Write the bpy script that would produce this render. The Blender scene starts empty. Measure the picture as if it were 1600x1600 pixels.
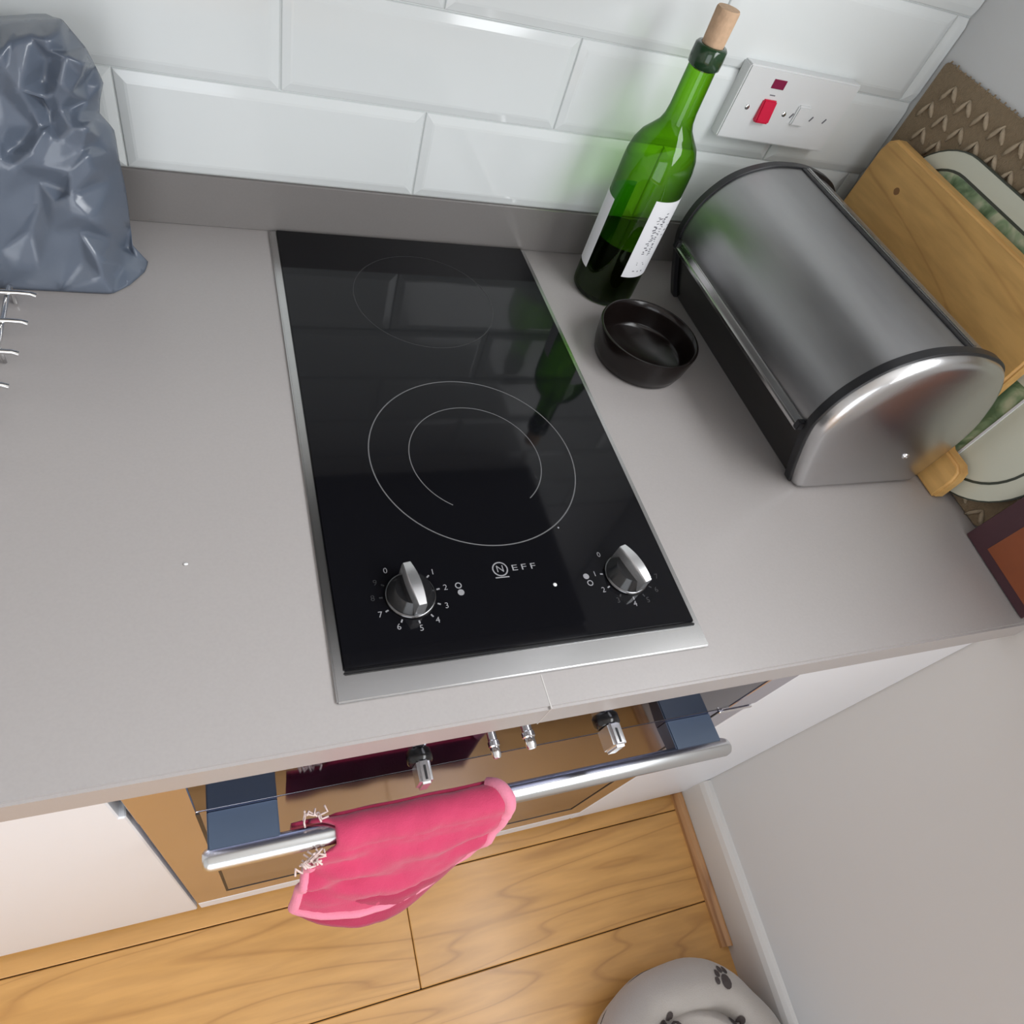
import bpy, bmesh, math, random
from mathutils import Vector, Matrix, noise
random.seed(7)
D = bpy.data
SC = bpy.context.scene
COL = SC.collection
PI = math.pi
ZT = 0.735            # height of the worktop above the floor; coordinates below are relative to the worktop top

# ------------------------------------------------------------------ camera, world, lights, exposure
cam = D.cameras.new('camera'); camo = D.objects.new('camera', cam); COL.objects.link(camo)
cam.sensor_width = 36; cam.lens = 36*1038.063/1600
cam.shift_x = 61.757/1600; cam.shift_y = 24.224/1600
cam.clip_start = 0.01
def _orth():
    import numpy as np
    w = np.array([2.5158, -0.2221, 0.4035])
    t = np.linalg.norm(w); k = w/t
    K = np.array([[0, -k[2], k[1]], [k[2], 0, -k[0]], [-k[1], k[0], 0]])
    return np.eye(3)+np.sin(t)*K+(1-np.cos(t))*K@K
R = _orth()
camo.matrix_world = Matrix(((R[0][0], -R[1][0], -R[2][0], -0.0548), (R[0][1], -R[1][1], -R[2][1], -0.1561),
                            (R[0][2], -R[1][2], -R[2][2], 0.4450+ZT), (0, 0, 0, 1)))
SC.camera = camo
vs = SC.view_settings
vs.view_transform = 'Standard'; vs.look = 'None'; vs.gamma = 1; vs.use_curve_mapping = False; vs.exposure = 0.06

world = D.worlds.new('world'); SC.world = world; world.use_nodes = True
world.node_tree.nodes['Background'].inputs[0].default_value = (0.78, 0.86, 1.0, 1)
world.node_tree.nodes['Background'].inputs[1].default_value = 0.9

YO = -.0154                               # front plane of oven and cupboard doors
WX, WS = 0.705, 0.07                       # right wall: x = WX + WS*y
def wallx(y): return WX + WS*y
WANG = -math.atan(WS)
WIN = dict(y0=-1.10, y1=0.18, z0=0.50, z1=1.32)        # window opening in the right wall
RD = dict(x0=-1.7, x1=0.1, z0=-0.70, z1=1.35)          # unseen glazed door, added in the rear wall for fill light
ROOM = dict(x0=-2.1, y0=-2.5, z1=1.68)

def area_light(name, loc, direction, sx, sy, power, color):
    l = D.lights.new(name, 'AREA'); l.shape = 'RECTANGLE'; l.size = sx; l.size_y = sy; l.energy = power; l.color = color
    o = D.objects.new(name, l); COL.objects.link(o); o.location = (loc[0], loc[1], loc[2]+ZT)
    o.rotation_euler = Vector(direction).to_track_quat('-Z', 'Y').to_euler()
    return o
_wy = (WIN['y0']+WIN['y1'])/2
area_light('window_daylight', (wallx(_wy)+0.03, _wy, (WIN['z0']+WIN['z1'])/2), (-1, WS, 0), WIN['y1']-WIN['y0']-.06, WIN['z1']-WIN['z0']-.06, 26, (0.97, 0.985, 1.0))
area_light('rear_door_fill', ((RD['x0']+RD['x1'])/2, ROOM['y0']-0.03, (RD['z0']+RD['z1'])/2), (0, 1, 0), RD['x1']-RD['x0']-.06, RD['z1']-RD['z0']-.06, 26, (0.97, 0.98, 1.0))  # fill light for the room, set in the added rear door

# ------------------------------------------------------------------ helpers
def basis_of(o):
    m = Matrix.Identity(4)
    while o is not None:
        m = o.matrix_basis @ m; o = o.parent
    return m
def tag(o, label=None, cat=None, group=None, kind=None):
    if label: o['label'] = label
    if cat: o['category'] = cat
    if group: o['group'] = group
    if kind: o['kind'] = kind
    return o
def thing(name, label, cat, loc=(0, 0, 0), rz=0, group=None, kind=None):
    o = D.objects.new(name, None); COL.objects.link(o)
    o.location = (loc[0], loc[1], loc[2]+ZT); o.rotation_euler = (0, 0, rz); o.empty_display_size = .05
    return tag(o, label, cat, group, kind)
def obj(name, bm, mat, parent=None, local=False, smooth=False, auto=None):
    """links a bmesh as one mesh object; coordinates are worktop-relative world unless local (then the parent's space)"""
    if isinstance(bm, bpy.types.Mesh): me = bm
    else:
        me = D.meshes.new(name); bm.normal_update(); bm.to_mesh(me); bm.free()
    if not local:
        m = Matrix.Translation((0, 0, ZT))
        if parent is not None: m = basis_of(parent).inverted() @ m
        me.transform(m)
    me.materials.clear()
    for mm in (mat if isinstance(mat, (list, tuple)) else [mat]): me.materials.append(mm)
    if smooth:
        for p in me.polygons: p.use_smooth = True
        if auto:
            me.set_sharp_from_angle(angle=math.radians(auto))
    o = D.objects.new(name, me); COL.objects.link(o)
    if parent is not None: o.parent = parent
    else:
        # origin at the base of the thing
        xs = [v.co for v in me.vertices]
        c = Vector(((min(v.x for v in xs)+max(v.x for v in xs))/2, (min(v.y for v in xs)+max(v.y for v in xs))/2, min(v.z for v in xs)))
        me.transform(Matrix.Translation(-c)); o.location = c
    return o
def BM(): return bmesh.new()
def add_faces(bm, verts, faces):
    vs_ = [bm.verts.new(v) for v in verts]
    for f in faces:
        try: bm.faces.new([vs_[i] for i in f])
        except ValueError: pass
    return vs_
def box(bm, x0, x1, y0, y1, z0, z1, bev=0, seg=2, M=None):
    v = [(x, y, z) for z in (z0, z1) for y in (y0, y1) for x in (x0, x1)]
    if M is not None: v = [M @ Vector(p) for p in v]
    vs_ = add_faces(bm, v, [(0, 2, 3, 1), (4, 5, 7, 6), (0, 1, 5, 4), (2, 6, 7, 3), (0, 4, 6, 2), (1, 3, 7, 5)])
    if bev:
        es = set(e for q in vs_ for e in q.link_edges)
        bmesh.ops.bevel(bm, geom=list(es), offset=bev, segments=seg, affect='EDGES', clamp_overlap=True)
    return bm
def B(x0, x1, y0, y1, z0, z1, bev=0, seg=2, M=None): return box(BM(), x0, x1, y0, y1, z0, z1, bev, seg, M)
def prism(bm, pts, a, b, axis, M=None, bev=0, seg=2):
    """polygon pts extruded from a to b along an axis: 'x' pts=(y,z); 'y' pts=(x,z); 'z' pts=(x,y)"""
    def mk(p, t):
        v = {'x': (t, p[0], p[1]), 'y': (p[0], t, p[1]), 'z': (p[0], p[1], t)}[axis]
        return M @ Vector(v) if M is not None else v
    n = len(pts)
    v = [mk(p, a) for p in pts]+[mk(p, b) for p in pts]
    f = [tuple(range(n))[::-1], tuple(range(n, 2*n))]+[(i, (i+1) % n, n+(i+1) % n, n+i) for i in range(n)]
    vs_ = add_faces(bm, v, f)
    bmesh.ops.recalc_face_normals(bm, faces=bm.faces[:])
    if bev:
        bm.edges.ensure_lookup_table()
        es = [e for e in bm.edges if e.verts[0] in vs_ and e.verts[1] in vs_ and len(e.link_faces) == 2 and e.calc_face_angle(0) > .9]
        bmesh.ops.bevel(bm, geom=es, offset=bev, segments=seg, affect='EDGES', clamp_overlap=True)
    return bm
def lathe(bm, prof, n=48, M=None, a0=0, a1=2*PI):
    full = abs(a1-a0-2*PI) < 1e-6; rings = []
    for r, z in prof:
        if r < 1e-6:
            p = Vector((0, 0, z)); rings.append([bm.verts.new(M @ p if M is not None else p)]); continue
        ring = []
        for i in range(n if full else n+1):
            a = a0+(a1-a0)*i/n; p = Vector((r*math.cos(a), r*math.sin(a), z))
            ring.append(bm.verts.new(M @ p if M is not None else p))
        rings.append(ring)
    for A, C_ in zip(rings, rings[1:]):
        m = max(len(A), len(C_))
        for i in range(m if full else m-1):
            j = (i+1) % m
            try:
                if len(A) == 1: bm.faces.new((A[0], C_[j], C_[i]))
                elif len(C_) == 1: bm.faces.new((A[i], A[j], C_[0]))
                else: bm.faces.new((A[i], A[j], C_[j], C_[i]))
            except ValueError: pass
    bmesh.ops.recalc_face_normals(bm, faces=bm.faces[:])
    return bm
def tube(bm, pts, r, n=10, cap=True, closed=False):
    pts = [Vector(p) for p in pts]; rings = []; N = len(pts)
    rr = r if isinstance(r, (list, tuple)) else [r]*N
    up = Vector((0, 0, 1))
    for i, p in enumerate(pts):
        if closed: t = (pts[(i+1) % N]-pts[i-1])
        else: t = pts[min(i+1, N-1)]-pts[max(i-1, 0)]
        t = t.normalized() if t.length > 1e-9 else Vector((1, 0, 0))
        if i == 0: u = t.cross(up if abs(t.z) < .9 else Vector((1, 0, 0))).normalized()
        else:
            u = (u-t*u.dot(t)); u = u.normalized() if u.length > 1e-9 else t.orthogonal().normalized()
        w = t.cross(u)
        rings.append([bm.verts.new(p+(u*math.cos(2*PI*k/n)+w*math.sin(2*PI*k/n))*rr[i]) for k in range(n)])
    M_ = N if closed else N-1
    for i in range(M_):
        A, C_ = rings[i], rings[(i+1) % N]
        for k in range(n): bm.faces.new((A[k], A[(k+1) % n], C_[(k+1) % n], C_[k]))
    if cap and not closed:
        bm.faces.new(rings[0][::-1]); bm.faces.new(rings[-1])
    bmesh.ops.recalc_face_normals(bm, faces=bm.faces[:])
    return bm
def grid(bm, f, nu, nv, closeu=False):
    V = [[bm.verts.new(f(i/(nu if closeu else nu-1), j/(nv-1))) for i in range(nu)] for j in range(nv)]
    for j in range(nv-1):
        for i in range(nu if closeu else nu-1):
            k = (i+1) % nu
            bm.faces.new((V[j][i], V[j][k], V[j+1][k], V[j+1][i]))
    return V
def rrect(x0, x1, y0, y1, r, n=8):
    out = []
    for cx, cy, a in ((x1-r, y1-r, 0), (x0+r, y1-r, 90), (x0+r, y0+r, 180), (x1-r, y0+r, 270)):
        for i in range(n+1):
            t = math.radians(a+90*i/n); out.append((cx+r*math.cos(t), cy+r*math.sin(t)))
    return out
def interp(tab, t):
    for (a, p), (b, q) in zip(tab, tab[1:]):
        if t <= b:
            k = (t-a)/(b-a) if b > a else 0
            k = max(0, k)
            return [x+(y-x)*k for x, y in zip(p, q)] if isinstance(p, (list, tuple)) else p+(q-p)*k
    return tab[-1][1]
def text_mesh(s, size, align='CENTER', extrude=0.0):
    c = D.curves.new('lettering', 'FONT'); c.body = s; c.size = size; c.align_x = align; c.align_y = 'CENTER'; c.extrude = extrude; c.resolution_u = 3
    o = D.objects.new('lettering', c); COL.objects.link(o)
    dg = bpy.context.evaluated_depsgraph_get(); me = D.meshes.new_from_object(o.evaluated_get(dg))
    COL.objects.unlink(o); D.objects.remove(o); D.curves.remove(c)
    return me

# ------------------------------------------------------------------ materials (all procedural)
def nodes_of(name):
    m = D.materials.new(name); m.use_nodes = True
    nt = m.node_tree; return m, nt, nt.nodes['Principled BSDF']
def mat(name, col, rough=.5, metal=0., spec=.5, coat=0., vary=0., vscale=8., bump=0., bscale=200., aniso=0., sheen=0., rvary=0., stretch=(1, 1, 1), sss=0.):
    m, nt, b = nodes_of(name); L = nt.links
    b.inputs['Base Color'].default_value = (*col, 1); b.inputs['Roughness'].default_value = rough
    b.inputs['Metallic'].default_value = metal; b.inputs['Specular IOR Level'].default_value = spec
    b.inputs['Coat Weight'].default_value = coat; b.inputs['Coat Roughness'].default_value = .08
    b.inputs['Anisotropic'].default_value = aniso; b.inputs['Sheen Weight'].default_value = sheen
    if vary or bump or rvary:
        tc = nt.nodes.new('ShaderNodeTexCoord'); mp = nt.nodes.new('ShaderNodeMapping'); mp.inputs['Scale'].default_value = stretch
        L.new(tc.outputs['Object'], mp.inputs['Vector'])
    if vary or rvary:
        n = nt.nodes.new('ShaderNodeTexNoise'); n.inputs['Scale'].default_value = vscale; n.inputs['Detail'].default_value = 5
        L.new(mp.outputs[0], n.inputs['Vector'])
        if vary:
            r = nt.nodes.new('ShaderNodeMix'); r.data_type = 'RGBA'
            r.inputs[6].default_value = (*[c*(1-vary) for c in col], 1); r.inputs[7].default_value = (*[min(1, c*(1+vary)) for c in col], 1)
            L.new(n.outputs['Fac'], r.inputs[0]); L.new(r.outputs[2], b.inputs['Base Color'])
        if rvary:
            mr = nt.nodes.new('ShaderNodeMapRange'); mr.inputs[3].default_value = rough-rvary; mr.inputs[4].default_value = rough+rvary
            L.new(n.outputs['Fac'], mr.inputs[0]); L.new(mr.outputs[0], b.inputs['Roughness'])
    if bump:
        n2 = nt.nodes.new('ShaderNodeTexNoise'); n2.inputs['Scale'].default_value = bscale; n2.inputs['Detail'].default_value = 3
        L.new(mp.outputs[0], n2.inputs['Vector'])
        bp = nt.nodes.new('ShaderNodeBump'); bp.inputs['Strength'].default_value = bump; bp.inputs['Distance'].default_value = .002
        L.new(n2.outputs['Fac'], bp.inputs['Height']); L.new(bp.outputs[0], b.inputs['Normal'])
    return m
def wood(name, c0, c1, cdark, axis='X', scale=1., rough=.4, coat=.2, ring=9., rand=True, fine=.35):
    m, nt, b = nodes_of(name); L = nt.links; N = nt.nodes.new
    tc = N('ShaderNodeTexCoord'); mp = N('ShaderNodeMapping')
    s = {'X': (1.1, 9, 9), 'Y': (9, 1.1, 9)}[axis]
    mp.inputs['Scale'].default_value = [q*scale for q in s]
    if rand:
        oi = N('ShaderNodeObjectInfo'); vm = N('ShaderNodeVectorMath'); vm.operation = 'MULTIPLY_ADD'
        cb = N('ShaderNodeCombineXYZ')
        for i, k in enumerate((17., 9., 5.)):
            mm = N('ShaderNodeMath'); mm.operation = 'MULTIPLY'; mm.inputs[1].default_value = k
            L.new(oi.outputs['Random'], mm.inputs[0]); L.new(mm.outputs[0], cb.inputs[i])
        vm.inputs[1].default_value = (1, 1, 1); L.new(tc.outputs['Object'], vm.inputs[0]); L.new(cb.outputs[0], vm.inputs[2])
        L.new(vm.outputs[0], mp.inputs['Vector'])
    else: L.new(tc.outputs['Object'], mp.inputs['Vector'])
    n1 = N('ShaderNodeTexNoise'); n1.inputs['Scale'].default_value = 1.; n1.inputs['Detail'].default_value = 1.5; n1.inputs['Distortion'].default_value = .6
    L.new(mp.outputs[0], n1.inputs['Vector'])
    mu = N('ShaderNodeMath'); mu.operation = 'MULTIPLY'; mu.inputs[1].default_value = ring; L.new(n1.outputs['Fac'], mu.inputs[0])
    fr = N('ShaderNodeMath'); fr.operation = 'PINGPONG'; fr.inputs[1].default_value = .5; L.new(mu.outputs[0], fr.inputs[0])
    cr = N('ShaderNodeValToRGB'); e = cr.color_ramp.elements
    e[0].position = 0.; e[0].color = (*cdark, 1); e[1].position = 1; e[1].color = (*c1, 1)
    q = e.new(.16); q.color = (*c0, 1)
    m2 = N('ShaderNodeMath'); m2.operation = 'MULTIPLY'; m2.inputs[1].default_value = 2.; L.new(fr.outputs[0], m2.inputs[0]); L.new(m2.outputs[0], cr.inputs[0])
    n2 = N('ShaderNodeTexNoise'); n2.inputs['Scale'].default_value = 12; n2.inputs['Detail'].default_value = 6; L.new(mp.outputs[0], n2.inputs['Vector'])
    mx = N('ShaderNodeMix'); mx.data_type = 'RGBA'; mx.blend_type = 'MULTIPLY'; mx.inputs[0].default_value = fine
    L.new(cr.outputs[0], mx.inputs[6])
    c2 = N('ShaderNodeValToRGB'); c2.color_ramp.elements[0].position = .35; c2.color_ramp.elements[0].color = (.55, .5, .45, 1); c2.color_ramp.elements[1].position = .62
    L.new(n2.outputs['Fac'], c2.inputs[0]); L.new(c2.outputs[0], mx.inputs[7]); L.new(mx.outputs[2], b.inputs['Base Color'])
    b.inputs['Roughness'].default_value = rough; b.inputs['Coat Weight'].default_value = coat; b.inputs['Coat Roughness'].default_value = .22
    bp = N('ShaderNodeBump'); bp.inputs['Strength'].default_value = .12; bp.inputs['Distance'].default_value = .002; L.new(n2.outputs['Fac'], bp.inputs['Height']); L.new(bp.outputs[0], b.inputs['Normal'])
    return m
def clear_glass(name, tint, edge, rough=.03):
    """thin coloured glass: tinted transparency, darker where the wall is seen edge-on, with a Fresnel gloss"""
    m = D.materials.new(name); m.use_nodes = True; nt = m.node_tree; nt.nodes.clear(); N = nt.nodes.new; L = nt.links
    o = N('ShaderNodeOutputMaterial'); t = N('ShaderNodeBsdfTransparent'); g = N('ShaderNodeBsdfGlossy'); g.inputs['Roughness'].default_value = rough
    lw = N('ShaderNodeLayerWeight'); lw.inputs['Blend'].default_value = .38
    mx = N('ShaderNodeMix'); mx.data_type = 'RGBA'; mx.inputs[6].default_value = (*tint, 1); mx.inputs[7].default_value = (*edge, 1)
    L.new(lw.outputs['Facing'], mx.inputs[0]); L.new(mx.outputs[2], t.inputs['Color'])
    lf = N('ShaderNodeLayerWeight'); lf.inputs['Blend'].default_value = .5
    pw = N('ShaderNodeMath'); pw.operation = 'POWER'; pw.inputs[1].default_value = 5.; L.new(lf.outputs['Facing'], pw.inputs[0])
    fr = N('ShaderNodeMath'); fr.operation = 'MULTIPLY_ADD'; fr.inputs[1].default_value = .6; fr.inputs[2].default_value = .04; L.new(pw.outputs[0], fr.inputs[0])
    ms = N('ShaderNodeMixShader'); L.new(fr.outputs[0], ms.inputs[0]); L.new(t.outputs[0], ms.inputs[1]); L.new(g.outputs[0], ms.inputs[2]); L.new(ms.outputs[0], o.inputs[0])
    return m

m_tile = mat('white_glazed_tile', (.74, .77, .765), rough=.09, spec=.5, vary=.03, vscale=3)
m_grout = mat('pale_grout', (.72, .74, .73), rough=.9)
m_wall = mat('white_wall_paint', (.66, .665, .665), rough=.75, bump=.04, bscale=120)
m_ceil = mat('ceiling_paint', (.75, .75, .74), rough=.9)
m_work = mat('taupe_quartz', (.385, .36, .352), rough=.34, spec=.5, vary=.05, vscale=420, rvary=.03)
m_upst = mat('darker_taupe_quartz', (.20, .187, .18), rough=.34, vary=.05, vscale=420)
m_seam = mat('pale_joint_filler', (.55, .53, .51), rough=.5)
m_white = mat('white_satin_lacquer', (.79, .81, .85), rough=.32)
m_skirt = mat('white_gloss_paint', (.68, .67, .65), rough=.4)
m_glass = mat('black_ceramic_glass', (.005, .005, .0065), rough=.06, spec=.24, rvary=.02, vscale=6)
m_steel = mat('brushed_steel', (.56, .555, .55), rough=.25, metal=1, vary=.06, vscale=30, stretch=(1, 40, 1))
m_chrome = mat('chrome', (.82, .82, .83), rough=.12, metal=1)
m_print = mat('light_grey_print', (.26, .26, .275), rough=.5)
m_dimprint = mat('faint_grey_print', (.022, .022, .024), rough=.4)
m_wprint = mat('white_print', (.75, .75, .75), rough=.5)
m_knobsilver = mat('satin_silver_plastic', (.68, .68, .69), rough=.25, metal=.85)
m_knobblack = mat('black_gloss_plastic', (.012, .012, .013), rough=.18)
m_black = mat('black_rubber', (.014, .014, .016), rough=.45)
m_mirror = mat('polished_oven_steel', (.62, .61, .70), rough=.20, metal=1, rvary=.02, vscale=10)
m_panel = mat('dark_mirrored_glass', (.09, .088, .125), rough=.07, metal=1)
m_ovglass = mat('mirrored_door_glass', (.31, .33, .50), rough=.15, metal=1)
m_blue = mat('slate_blue_plastic', (.07, .10, .155), rough=.38)
m_handle = mat('satin_aluminium', (.66, .68, .69), rough=.27, metal=1)
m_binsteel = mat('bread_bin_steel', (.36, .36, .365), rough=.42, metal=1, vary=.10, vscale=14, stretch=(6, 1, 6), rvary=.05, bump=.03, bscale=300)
m_bincap = mat('bread_bin_cap', (.60, .60, .605), rough=.26, metal=1, bump=.03, bscale=500)
m_binrim = mat('bread_bin_rim', (.012, .012, .014), rough=.4)
m_bottle = clear_glass('green_bottle_glass', (.42, .74, .075), (.07, .18, .02))
m_wine = mat('dark_red_wine', (.006, .003, .003), rough=.1)
m_paper = mat('label_paper', (.80, .80, .82), rough=.7)
m_ink = mat('grey_ink', (.16, .16, .18), rough=.7)
m_cork = mat('cork', (.58, .39, .25), rough=.85, vary=.25, vscale=160, bump=.3, bscale=250)
m_dark = mat('dark_brown_glaze', (.007, .0045, .004), rough=.2, spec=.35)
m_plate = mat('white_switch_plastic', (.70, .71, .71), rough=.3)
m_red = mat('red_switch_plastic', (.62, .012, .055), rough=.3)
m_neon = mat('dark_red_neon', (.22, .015, .06), rough=.25)
m_bag = mat('grey_polythene', (.115, .138, .18), rough=.26, spec=.6, vary=.06, vscale=20, bump=.12, bscale=90)
m_wire = mat('chrome_wire', (.80, .80, .80), rough=.14, metal=1)
m_pink = mat('pink_cotton', (.57, .045, .125), rough=.9, sheen=.25, vary=.14, vscale=35, bump=.35, bscale=900)
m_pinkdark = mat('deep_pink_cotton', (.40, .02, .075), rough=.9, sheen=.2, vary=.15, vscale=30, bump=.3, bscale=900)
m_pipe = mat('pale_pink_binding', (.80, .25, .36), rough=.9, sheen=.2, vary=.1, vscale=60, bump=.3, bscale=900)
m_thread = mat('frayed_thread', (.78, .62, .58), rough=.9)
m_floor = wood('oak_floor', (.68, .36, .105), (.75, .405, .125), (.55, .275, .075), 'X', .75, rough=.34, coat=.45, ring=15, fine=.25)
m_subfloor = mat('plank_gap', (.05, .025, .012), rough=.9)
m_board = wood('beech_board', (.70, .41, .135), (.74, .44, .15), (.60, .33, .105), 'Y', 1.0, rough=.55, coat=0, ring=5, rand=False)
m_bead = wood('oak_beading', (.55, .29, .12), (.60, .33, .14), (.38, .18, .07), 'Y', 1.0, rough=.45, coat=.2, ring=4)
m_mat = mat('brown_jute', (.27, .20, .125), rough=.95, vary=.25, vscale=250, bump=.5, bscale=700)
m_matlight = mat('pale_jute', (.42, .335, .235), rough=.95, vary=.2, vscale=250, bump=.4, bscale=700)
m_cream = mat('cream_enamel', (.64, .65, .54), rough=.3, coat=.3)
m_line = mat('dark_line_print', (.05, .06, .045), rough=.4)
m_orange = mat('burnt_orange_print', (.27, .075, .028), rough=.4, vary=.25, vscale=25)
m_purple = mat('dark_plum_print', (.07, .028, .036), rough=.4, vary=.2, vscale=30)
m_bed = mat('white_fleece', (.50, .465, .43), rough=.95, sheen=.3, vary=.06, vscale=20, bump=.35, bscale=600)
m_paw = mat('grey_brown_print', (.085, .07, .068), rough=.95)
m_cupdoor = mat('grey_cupboard_door', (.27, .27, .28), rough=.4)  # unseen doors; grey chosen to dim their reflection in the hob's steel edge
m_hood = mat('graphite_hood', (.06, .06, .065), rough=.4)
m_pane = clear_glass('window_glass', (.95, .97, .97), (.8, .85, .85))
# green leaf print
def leafmat():
    m, nt, b = nodes_of('green_leaf_print'); L = nt.links; N = nt.nodes.new
    tc = N('ShaderNodeTexCoord'); v = N('ShaderNodeTexNoise'); v.inputs['Scale'].default_value = 26; v.inputs['Detail'].default_value = 3; v.inputs['Distortion'].default_value = 1.4
    L.new(tc.outputs['Object'], v.inputs['Vector']); cr = N('ShaderNodeValToRGB'); e = cr.color_ramp.elements
    e[0].position = .36; e[0].color = (.11, .19, .10, 1); e[1].position = .62; e[1].color = (.52, .56, .40, 1)
    q = e.new(.48); q.color = (.26, .37, .22, 1)
    L.new(v.outputs['Fac'], cr.inputs[0]); L.new(cr.outputs[0], b.inputs['Base Color']); b.inputs['Roughness'].default_value = .3; return m
m_leaf = leafmat()

# ------------------------------------------------------------------ the room
FZ = -ZT
# floor: subfloor + oak planks running along x
fl = obj('floor', B(ROOM['x0'], 0.78, ROOM['y0'], .56, FZ-.03, FZ-.006), m_subfloor); tag(fl, kind='structure')
PW = .150
plank_cache = {}
def plank(x0, x1, y0, y1):
    key = (round(x1-x0, 3), round(y1-y0, 3))
    L_, Wd = x1-x0-.0012, y1-y0-.0014
    if key not in plank_cache:
        me = D.meshes.new('floor_plank'); b = B(-L_/2, L_/2, -Wd/2, Wd/2, -.006, 0, .0012, 1); b.to_mesh(me); b.free(); me.materials.append(m_floor); plank_cache[key] = me
    o = D.objects.new('floor_plank', plank_cache[key]); COL.objects.link(o); o.parent = fl
    c = Vector(((x0+x1)/2, (y0+y1)/2, FZ+ZT)); o.matrix_basis = Matrix.Translation(c-fl.location)
ybounds = [.56, .41, .26, .11]+[-.040-PW*i for i in range(0, 17)]
ybounds = [y for y in ybounds if y > ROOM['y0']]+[ROOM['y0']]
offs = {4: .153, 5: -.55, 6: .31}
for i in range(len(ybounds)-1):
    y1, y0 = ybounds[i], ybounds[i+1]
    j = offs.get(i, .153+((i*0.377) % 1.2)-.6)
    xs = [ROOM['x0']]
    x = j-1.3*3
    xe = wallx((y0+y1)/2)-.002
    while x < xe-.1:
        if x > ROOM['x0']+.1: xs.append(x)
        x += 1.3
    xs.append(xe)
    for a, b_ in zip(xs, xs[1:]): plank(a, b_, y0, y1)

# back wall and its tiles
wb = obj('wall_back', B(ROOM['x0'], .78, .5498, .64, FZ-.03, ROOM['z1']), m_grout); tag(wb, kind='structure')
TW, TH, TX0, HUP = .2849, .0872, -.1309, .0552
tile_cache = {}
def tile(x0, x1, z0, z1, bevl=True, bevr=True):
    g = .0008; x0 += g; x1 -= g; z0 += g*.8; z1 -= g*.8
    w, h = x1-x0, z1-z0; key = (round(w, 4), bevl, bevr)
    if key not in tile_cache:
        b = BM(); e = .0078
        bl = e if bevl else 0; br = e if bevr else 0
        yb, ye, yf = .553, .5485, .5455
        def rect(xa, xb, za, zb, y): return [(xa, y, za), (xb, y, za), (xb, y, zb), (xa, y, zb)]
        r0 = rect(-w/2, w/2, -h/2, h/2, yb); r1 = rect(-w/2, w/2, -h/2, h/2, ye)
        r1b = rect(-w/2+.0006, w/2-.0006, -h/2+.0006, h/2-.0006, ye-.0009)
        r2 = rect(-w/2+bl, w/2-br, -h/2+e, h/2-e, yf); r3 = rect(-w/2+bl*1.3, w/2-br*1.3, -h/2+e*1.3, h/2-e*1.3, yf-.0003)
        v = r0+r1+r1b+r2+r3; f = [(3, 2, 1, 0)]
        for k in range(4):
            for s in range(4): f.append((k*4+s, k*4+(s+1) % 4, k*4+4+(s+1) % 4, k*4+4+s))
        f.append((16, 17, 18, 19)); add_faces(b, v, f); bmesh.ops.recalc_face_normals(b, faces=b.faces[:])
        me = D.meshes.new('tile'); b.to_mesh(me); b.free(); me.materials.append(m_tile); tile_cache[key] = me
    o = D.objects.new('tile', tile_cache[key]); COL.objects.link(o); o.parent = wb
    o.matrix_basis = Matrix.Translation(Vector(((x0+x1)/2, 0, (z0+z1)/2+ZT))-wb.location)
XEND = wallx(.55)-.001
for r in range(6):
    o_ = TX0+(TW/2 if r % 2 else 0)
    x = o_-5*TW
    while x < XEND:
        a, b_ = max(x, -1.2), min(x+TW, XEND)
        if b_-a > .012: tile(a, b_, HUP+r*TH, HUP+(r+1)*TH, True, b_ < XEND-.001)
        x += TW
# painted wall over the tiles
tr = obj('wall_back_plaster', B(-1.2, XEND, .5455, .5497, HUP+6*TH, ROOM['z1']), m_wall); tag(tr, kind='structure')
tr.name = 'trim_1'

# right wall with the window opening (its own frame: local x = away from the room, local y along the wall)
MW = Matrix.Translation((WX, 0, 0)) @ Matrix.Rotation(WANG, 4, 'Z')
def wbox(bm, n0, n1, y0, y1, z0, z1, bev=0, seg=2): return box(bm, n0, n1, y0, y1, z0, z1, bev, seg, MW)
b = BM(); T_ = .16
wbox(b, 0, T_, ROOM['y0']-.1, .62, FZ-.03, WIN['z0']); wbox(b, 0, T_, ROOM['y0']-.1, .62, WIN['z1'], ROOM['z1'])
wbox(b, 0, T_, ROOM['y0']-.1, WIN['y0'], WIN['z0'], WIN['z1']); wbox(b, 0, T_, WIN['y1'], .62, WIN['z0'], WIN['z1'])
wr = obj('wall_right', b, m_wall); tag(wr, kind='structure')
def window(name, y0, y1, z0, z1, n0, mull, box_):
    w = thing(name, None, None, (0, 0, 0)); tag(w, kind='structure')
    fb = BM(); t = .045
    box_(fb, n0, n0+.05, y0, y1, z0, z0+t); box_(fb, n0, n0+.05, y0, y1, z1-t, z1); box_(fb, n0, n0+.05, y0, y0+t, z0+t, z1-t); box_(fb, n0, n0+.05, y1-t, y1, z0+t, z1-t)
    for i in range(1, mull):
        q = y0+(y1-y0)*i/mull; box_(fb, n0, n0+.05, q-.03, q+.03, z0+t, z1-t)
    obj('window_frame', fb, m_white, w)
    for i in range(mull):
        a = y0+(y1-y0)*i/mull+(.03 if i else t); c = y0+(y1-y0)*(i+1)/mull-(.03 if i < mull-1 else t)
        pb = BM(); box_(pb, n0+.022, n0+.028, a, c, z0+t, z1-t); obj('pane', pb, m_pane, w)
    return w
w1 = window('window_1', WIN['y0'], WIN['y1'], WIN['z0'], WIN['z1'], .06, 2, wbox)
sb = BM(); wbox(sb, -.02, .06, WIN['y0']-.02, WIN['y1']+.02, WIN['z0']-.02, WIN['z0']+.001, .003); obj('window_sill', sb, m_white, w1)
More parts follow.
